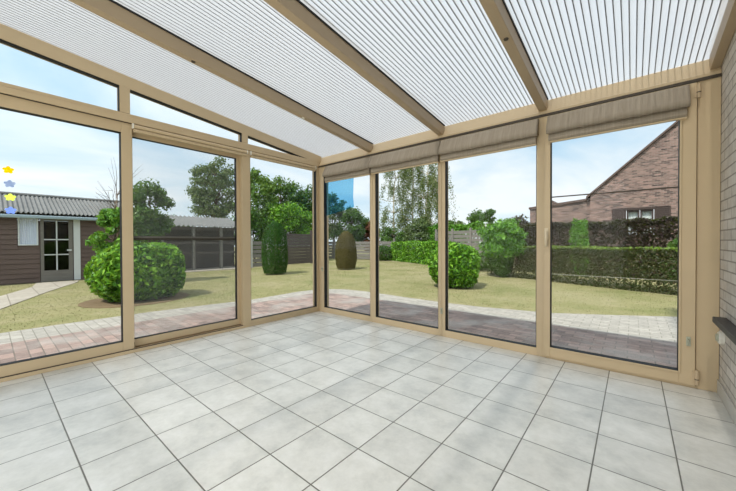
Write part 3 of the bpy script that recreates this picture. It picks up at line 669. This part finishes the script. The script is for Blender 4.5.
w_.prism([(-14.2, GZ), (-11.06, GZ), (-11.06, 1.83), (-12.6, 2.44), (-14.2, 1.83)], 1, 2.60, 2.66).prism([(-14.2, GZ), (-11.06, GZ), (-11.06, 1.83), (-12.6, 2.44), (-14.2, 1.83)], 1, -5, -4.94).box(-14.2, -14.14, -5, 2.66, GZ, 1.8)
w_.build('wall', M['board'], t)
rf = corrugated(corrugated(MB(), -5.2, 2.9, -10.86, 1.86, -12.6, 2.50), -5.2, 2.9, -14.4, 1.86, -12.6, 2.50).build('roof', M['corr'], t)
MB().tube([(-12.6, -5.2, 2.52), (-12.6, 2.9, 2.52)], .05, 8).build('ridge_cap', M['corr'], rf)
MB().box(-10.92, -10.82, -5.2, 2.9, 1.70, 1.79).build('gutter', M['gutter'], t, .02)
dr = MB().box(-11.07, -11.02, .71, .78, GZ, 1.74).box(-11.07, -11.02, 1.30, 1.39, GZ, 1.74).box(-11.07, -11.02, .78, 1.30, 1.66, 1.74).box(-11.07, -11.02, .78, 1.30, GZ, .22).build('door', M['board_grey'], t)
MB().box(-11.05, -11.04, .78, 1.30, .22, 1.66).build('door_pane', M['shedglass'], dr)
MB().box(-11.055, -11.03, .78, 1.30, 1.10, 1.13).box(-11.055, -11.03, .78, 1.30, .66, .69).box(-11.055, -11.03, 1.03, 1.06, .22, 1.66).build('glazing_bars', M['paintwhite'], dr)
MB().box(-11.03, -10.99, 1.26, 1.36, .78, .82).build('door_handle', M['paintwhite'], dr)
MB().box(-11.06, -11.02, 1.41, 1.56, GZ, 1.75).build('door_trim', M['paintwhite'], t)
wi = MB().box(-11.07, -11.03, .28, .31, .95, 1.74).box(-11.07, -11.03, .64, .67, .95, 1.74).box(-11.07, -11.03, .31, .64, 1.71, 1.74).box(-11.07, -11.03, .31, .64, .95, .98).build('window', M['paintwhite'], t)
cv = []; cf = []
for i in range(41):
    yy = .31 + .33 * i / 40; xx = -11.075 + .012 * math.sin(i * 1.3); cv += [(xx, yy, .97), (xx, yy, 1.72)]
cf = [(2 * i, 2 * i + 2, 2 * i + 3, 2 * i + 1) for i in range(40)]
MB().add(cv, cf).build('curtain', M['curtain'], wi, 0, True)
w2 = MB().box(-11.07, -11.03, -2.2, -2.12, .6, 1.74).box(-11.07, -11.03, -.68, -.6, .6, 1.74).box(-11.07, -11.03, -1.44, -1.36, .6, 1.74).box(-11.07, -11.03, -2.12, -.68, 1.68, 1.74).box(-11.07, -11.03, -2.12, -.68, .6, .66).build('window', M['paintwhite'], t)
MB().box(-11.05, -11.04, -2.12, -.68, .66, 1.68).build('pane', M['shedglass'], w2)
# --- long lean-to beyond
t = thing('lean_to_shed', (-12.2, 5.5, GZ), 'long low dark lean-to with corrugated roof behind the second sliding door', 'shed')
w_ = MB(); boards_x(w_, -12.3, 3.2, 7.05, GZ, 1.62, .16, .03, .014)
w_.box(-12.36, -12.3, 3.2, 7.05, GZ, 1.62).box(-13.6, -12.3, 3.14, 3.2, GZ, 1.6).box(-13.6, -12.3, 7.05, 7.1, GZ, 1.6).build('wall', M['board_dark'], t)
corrugated(MB(), 3.0, 7.2, -11.35, 1.66, -13.1, 2.16, .17, .035).build('roof', M['corr'], t)
for yy in (3.9, 5.0, 6.1, 7.0): MB().box(-11.55, -11.45, yy - .05, yy + .05, GZ, 1.62).build('post', M['board_grey'], t)
MB().box(-11.52, -11.46, 3.1, 7.15, 1.52, 1.64).build('fascia', M['board_dark'], t)
MB().box(-11.54, -11.50, 3.9, 7.0, .55, .63).box(-11.54, -11.50, 3.9, 7.0, .95, 1.03).build('rail', M['board_dark'], t)
st_ = structure(flat([(-12.3, 3.5), (-11.0, 3.5), (-10.8, 7.2), (-12.3, 7.2)], GZ - .05, GZ + .01), 'shed_paving', M['path'], 'pale paving strip in front of the dark lean-to', 'paving')

# --- fences
def fence_boards(mb, a, b, z0, z1, h, gap, th=.025):
    a = Vector((*a, 0)); b = Vector((*b, 0)); d = (b - a).normalized(); nn = Vector((d.y, -d.x, 0)) * th / 2; z = z0
    while z + h <= z1 + .01:
        mb.add([a - nn + Vector((0, 0, z)), b - nn + Vector((0, 0, z)), b + nn + Vector((0, 0, z)), a + nn + Vector((0, 0, z)),
                a - nn + Vector((0, 0, z + h)), b - nn + Vector((0, 0, z + h)), b + nn + Vector((0, 0, z + h)), a + nn + Vector((0, 0, z + h))],
               [(0, 3, 2, 1), (4, 5, 6, 7), (0, 1, 5, 4), (1, 2, 6, 5), (2, 3, 7, 6), (3, 0, 4, 7)]); z += h + gap
    return mb
def fence(name, a, b, z0, z1, h, gap, npost, mat, pmat, label, top=.06, pw=.05, cat='fence'):
    t = thing(name, ((a[0] + b[0]) / 2, (a[1] + b[1]) / 2, GZ), label, cat)
    fence_boards(MB(), a, b, z0, z1, h, gap).build('board_panel', mat, t)
    for i in range(npost):
        f = i / max(1, npost - 1); x_ = a[0] + (b[0] - a[0]) * f; y_ = a[1] + (b[1] - a[1]) * f
        MB().box(x_ - pw, x_ + pw, y_ - pw, y_ + pw, GZ - .02, z1 + top).build('post', pmat, t)
    return t
fence('slatted_fence', (-11.1, 7.25), (-11.1, 8.95), GZ + .02, 1.20, .16, .035, 3, M['board_grey'], M['post'], 'low slatted fence with pale post beside the dark egg shaped cypress')
fence('panel_fence', (-11.1, 9.02), (-11.1, 10.70), GZ + .02, 1.56, .145, .006, 2, M['board_dark'], M['board_dark'], 'solid dark brown fence panel behind the dark cypress')
t = thing('letter_box', (-11.0, 10.9, GZ), 'dark post with a pale slatted box next to the brown fence panel', 'post box')
MB().box(-11.07, -10.95, 10.84, 10.98, GZ - .02, .95).build('post', M['board_dark'], t)
MB().box(-11.1, -10.9, 10.78, 11.04, .96, 1.07).build('box', M['post'], t); MB().box(-11.1, -10.9, 10.78, 11.04, 1.075, 1.13).build('shelf', M['board_dark'], t); MB().box(-11.1, -10.9, 10.78, 11.04, 1.135, 1.28).build('upper_box', M['post'], t)
fence('board_fence', (-14.8, 14.3), (-9.0, 15.3), GZ + .02, 1.15, .16, .03, 5, M['board_grey'], M['board_grey'], 'weathered grey board fence behind the bronze cypress')
fence('open_slat_fence', (-5.6, 14.1), (-2.6, 13.2), GZ + .02, 1.56, .15, .03, 4, M['board_grey'], M['board_grey'], 'weathered open slat fence left of the young light green tree')
t = thing('white_post', (-3.0, 13.7, GZ), 'slim white post rising above the open slat fence', 'post')
MB().box(-3.04, -2.96, 13.66, 13.74, GZ, 1.82).build('shaft', M['post'], t); MB().box(-3.07, -2.93, 13.63, 13.77, 1.80, 1.86).build('cap', M['paintwhite'], t)

# --- hedges
hedge('laurel_hedge', (-8.95, 15.55), (-4.6, 13.35), .9, 1.08, 15000, .13, M['laurel'], 'bright green laurel hedge behind the rounded bush on the north side', amp=.07)
bush('laurel_shrub', (-9.75, 15.1), (.8, .7, .48), 3500, .12, M['laurel_dark'], 'dark low shrub at the left end of the laurel hedge', 'shrub', None, 31, .12)
hedge('beech_hedge', (-1.7, 10.95), (5.2, 8.15), .8, .94, 30000, .065, M['beech'], 'long clipped green brown hedge with lime top in front of the purple one', amp=.025, topmat=M['lime'], topn=5200, round_=.08)
hedge('purple_hedge', (-1.4, 13.3), (5.6, 12.3), .9, 1.76, 34000, .10, M['purple'], 'tall dark purple hedge below the brick house', amp=.10, round_=.3)
bush('bright_shrub', (.62, 12.0), (.24, .24, .98), 1500, .10, M['bright'], 'yellow green shrub growing up through the dark purple hedge', 'shrub', None, 33, .2)
bush('bright_shrub', (2.95, 11.55), (.40, .35, .70), 1500, .10, M['mid'], 'green shrub between the two hedges near the right door edge', 'shrub', None, 34, .2)
tree('purple_tree', (-2.0, 14.6, GZ), 2.1, (-1.9, 14.6, 1.30), (.95, .8, .95), 46, 5000, .12, M['purple'], 'purple leaved small tree behind the young light green tree', 'tree', None, 35, .45)
hedge('fresh_hedge', (-7.0, 16.2), (-3.4, 15.0), .8, 1.95, 7000, .14, M['bright'], 'light green hedge showing over the open slat fence', amp=.14, round_=.3)
bush('low_shrub', (-2.6, 11.9), (.55, .5, .36), 1700, .09, M['laurel_dark'], 'low green shrub at the foot of the open slat fence', 'shrub', None, 37, .15)

# --- taller trees round the garden
G_ = 'tall shrubs and trees along the garden edge'
tree('tall_tree', (-22.5, 10.9, GZ), 8, (-22.5, 10.9, 4.7), (1.7, 1.95, 3.1), 110, 11000, .20, M['grey_green'], 'tall grey green tree rising behind the lean-to roof', 'tree', G_, 41, .34, 'bark', .5, .2, .16)
tree('tall_shrub', (-22, 8.0, GZ), 3.2, (-22, 8.0, 2.0), (1.0, 1.1, .95), 30, 2500, .18, M['mid'], 'low round green treetop left of the tall grey green tree', 'tree', G_, 42, .45)
tree('tall_shrub', (-14.2, 9.6, GZ), 5, (-14.2, 9.4, 3.3), (1.25, 1.2, 2.1), 70, 6000, .17, M['bright2'], 'tall loose green shrub with pointed top above the dark cypress', 'shrub', G_, 43, .36, 'bark', .5, .2, .06)
tree('tall_shrub', (-14.6, 11.3, GZ), 5, (-14.6, 11.2, 3.3), (1.3, 1.3, 2.1), 70, 6000, .17, M['mid'], 'airy green shrub beside the pointed one above the fence panel', 'shrub', G_, 44, .34, 'bark', .5, .2, .06)
tree('tall_shrub', (-14.2, 13.0, GZ), 4, (-14.2, 12.9, 2.7), (1.3, 1.3, 2.2), 80, 8500, .18, M['laurel_dark'], 'broad dark green shrub seen beside the corner post', 'shrub', G_, 45, .42, 'bark', .5, .2, .06)
tree('tall_shrub', (-13.0, 10.7, GZ), 2.8, (-13.0, 10.6, 2.0), (1.1, 1.8, 1.5), 60, 9000, .15, M['laurel'], 'dense bright green shrub just behind the brown fence panel', 'shrub', G_, 46, .5, 'bark', .5, .2, .05)
tree('tall_shrub', (-13.0, 8.6, GZ), 2.6, (-13.0, 8.4, 1.5), (1.0, 1.0, 1.35), 40, 6000, .15, M['laurel_dark'], 'dense dark shrub behind the slatted fence', 'shrub', G_, 47, .5, 'bark', .5, .2, .05)
tree('tall_shrub', (-15.0, 16.0, GZ), 4.6, (-15.0, 16.0, 3.0), (1.2, 1.0, 2.1), 60, 6000, .17, M['grey_green'], 'tall green tree behind the blue reflection patch', 'tree', G_, 48, .4, 'bark', .5, .2, .07)
tree('tall_shrub', (-13.3, 16.3, GZ), 3.6, (-13.3, 16.3, 1.9), (1.6, 1.0, 1.7), 70, 9000, .16, M['laurel_dark'], 'dense green shrub above the bronze cypress', 'shrub', G_, 49, .48, 'bark', .5, .2, .06)
tree('tall_shrub', (-11.9, 16.6, GZ), 2.6, (-11.9, 16.6, 1.4), (.75, .7, 1.2), 40, 3800, .15, M['redleaf'], 'reddish leaved shrub left of the slender mullion by the birches', 'shrub', G_, 50, .48, 'bark', .5, .2, .05)
def birch(base, h, w, label, seed, n=8500):
    t = thing('birch_tree', base, label, 'tree', 'weeping birches behind the laurel hedge'); random.seed(seed); mb = MB(); r = np.random.default_rng(seed)
    pts = trunk(mb, base, (base[0] + .1, base[1], base[2] + h), .085, .015, .08, 8, 9); Ps = []
    tw = MB()
    for i in range(44):
        f = r.uniform(.28, .98); q = pts[int(f * 9)]; a = r.uniform(0, 6.28); ln = w * r.uniform(.35, 1.0) * (1.15 - f * .6)
        e1 = q + Vector((ln * math.cos(a), ln * math.sin(a), r.uniform(.1, .6))); hang = r.uniform(.6, 1.9); e2 = e1 + Vector((.15 * math.cos(a), .15 * math.sin(a), -hang))
        trunk(mb, q, e1, .02, .007, .05, 5, 3); tw.tube([e1, e1.lerp(e2, .5) + Vector((.05, 0, 0)), e2], [.006, .004, .002], 4)
        m_ = n // 44; u = RNG.uniform(0, 1, m_); p = np.array(e1)[None] * (1 - u[:, None]) + np.array(e2)[None] * u[:, None]; Ps.append(p + RNG.normal(0, .10, (m_, 3)))
    P = np.concatenate(Ps); quads_object('foliage', leaf_quads(P, unit(len(P)), .10, .5, 1, .5), M['birch'], t)
    mb.build('trunk', M['birchbark'], t, 0, True); tw.build('twigs', M['bark'], t)
birch((-10.4, 17.2, GZ), 6.8, 1.3, 'weeping birch with a pale trunk, leftmost in the middle north window', 61)
birch((-9.2, 17.6, GZ), 7.4, 1.2, 'weeping birch in the centre of the middle north window', 62)
birch((-8.0, 17.4, GZ), 6.8, 1.2, 'weeping birch, third from the left in the middle north window', 63)
birch((-6.9, 17.0, GZ), 5.8, .95, 'weeping birch partly hidden by the mullion left of the open slat fence', 64, 3000)
tree('tall_shrub', (-9.9, 16.7, GZ), 2.2, (-9.9, 16.5, 1.15), (1.1, .7, .95), 40, 4500, .15, M['mid'], 'low green shrub under the leftmost weeping birch', 'shrub', G_, 51, .5)
tree('tall_shrub', (-8.0, 16.5, GZ), 2.8, (-8.0, 16.5, 1.4), (1.2, .8, 1.2), 50, 6000, .15, M['grey_green'], 'rounded grey green shrub under the middle birches', 'shrub', G_, 52, .5)
tree('tall_shrub', (-6.4, 16.9, GZ), 2.4, (-6.4, 16.9, 1.2), (.9, .8, 1.1), 40, 4500, .15, M['mid'], 'rounded green shrub behind the right end of the laurel hedge', 'shrub', G_, 53, .5)
tree('far_tree', (-13.7, 41, GZ), 5, (-13.7, 41, 3.6), (1.3, 1.3, 1.6), 30, 2200, .3, M['mid'], 'small far green treetop above the light green hedge', 'tree', 'far treetops', 54, .5)
tree('far_tree', (-10.9, 37, GZ), 4.9, (-10.9, 37, 3.5), (.8, .8, 1.6), 26, 1800, .3, M['laurel_dark'], 'small far dark treetop behind the white post', 'tree', 'far treetops', 55, .5)
tree('far_tree', (-18.4, 43, GZ), 4.2, (-18.4, 43, 2.8), (2.4, 1.3, 1.4), 30, 2600, .3, M['grey_green'], 'low far treetop at the left of the open slat fence window', 'tree', 'far treetops', 56, .5)

# --- brick house beyond the hedges
t = thing('brick_house', (5.5, 24, GZ), 'brick gable house with a low side wing and dark shutters behind the hedges', 'house')
HX0, HX1, RX, EZ, RZ, HY = .12, 10.9, 5.5, 3.50, 8.45, 21.0
w_ = MB().prism([(HX0, GZ), (1.07, GZ), (1.07, 2.70), (3.34, 2.70), (3.34, GZ), (HX1, GZ), (HX1, EZ), (RX, RZ), (HX0, EZ)], 1, HY, HY + .3)
w_.box(1.07, 3.34, HY, HY + .3, GZ, 1.25).box(HX0, HX0 + .3, HY + .3, HY + 9, GZ, EZ).box(HX1 - .3, HX1, HY + .3, HY + 9, GZ, EZ)
w_.build('wall', M['housebrick'], t)
k_ = (RZ - EZ) / (RX - HX0)
MB().prism([(HX0 - .18, EZ - .18 * k_ + .02), (HX0 - .18, EZ - .18 * k_ + .13), (RX, RZ + .13), (HX1 + .18, EZ - .18 * k_ + .13), (HX1 + .18, EZ - .18 * k_ + .02), (RX, RZ + .02)], 1, HY - .12, HY + 9.2).build('roof', M['rooftile'], t)
MB().prism([(-2.95, GZ), (HX0 - .02, GZ), (HX0 - .02, 3.28), (-2.95, 2.98)], 1, HY + .2, HY + 5).build('side_wing', M['housebrick'], t)
MB().prism([(-3.0, 2.97), (HX0 - .02, 3.27), (HX0 - .02, 3.39), (-3.0, 3.09)], 1, HY + .1, HY + 5.1).build('wing_coping', M['rooftile'], t)
for a, b in ((1.07, 1.66), (2.74, 3.34)):
    mb = MB(); z = 1.26
    mb.box(a, a + .06, HY - .06, HY - .01, 1.25, 2.70).box(b - .06, b, HY - .06, HY - .01, 1.25, 2.70)
    while z < 2.65: mb.box(a + .06, b - .06, HY - .05, HY - .02, z, z + .08); z += .095
    mb.box(a, b, HY - .02, HY - .005, 1.25, 2.70); mb.build('shutter', M['shutter'], t)
for a, b in ((1.68, 2.19), (2.21, 2.72)):
    f_ = MB().box(a, a + .07, HY + .05, HY + .12, 1.26, 2.60).box(b - .07, b, HY + .05, HY + .12, 1.26, 2.60).box(a + .07, b - .07, HY + .05, HY + .12, 2.50, 2.60).box(a + .07, b - .07, HY + .05, HY + .12, 1.26, 1.34).build('window', M['shutter'], t)
    MB().box(a + .07, b - .07, HY + .09, HY + .10, 1.34, 2.50).build('pane', M['glass'], f_)
    cv = []
    for i in range(25): yy = a + .07 + (b - a - .14) * i / 24; cv += [(yy, HY + .2 + .02 * math.sin(i * 1.4), 1.3), (yy, HY + .2 + .02 * math.sin(i * 1.4), 2.52)]
    MB().add(cv, [(2 * i, 2 * i + 2, 2 * i + 3, 2 * i + 1) for i in range(24)]).build('net_curtain', M['paintwhite'], f_, 0, True)
MB().box(1.07, 3.34, HY - .02, HY + .25, 2.60, 2.72).build('lintel', M['shutter'], t)
t = thing('far_house', (-5, 48, GZ), 'small far brick house with dark roof left of the hinged door post', 'house')
MB().box(-8.2, -3.8, 46, 52, GZ, 4.6).build('wall', M['housebrick'], t)
MB().prism([(-8.4, 4.6), (-3.6, 4.6), (-3.6, 4.8), (-6.0, 6.2), (-8.4, 4.8)], 1, 45.8, 52.2).build('roof', M['rooftile'], t)
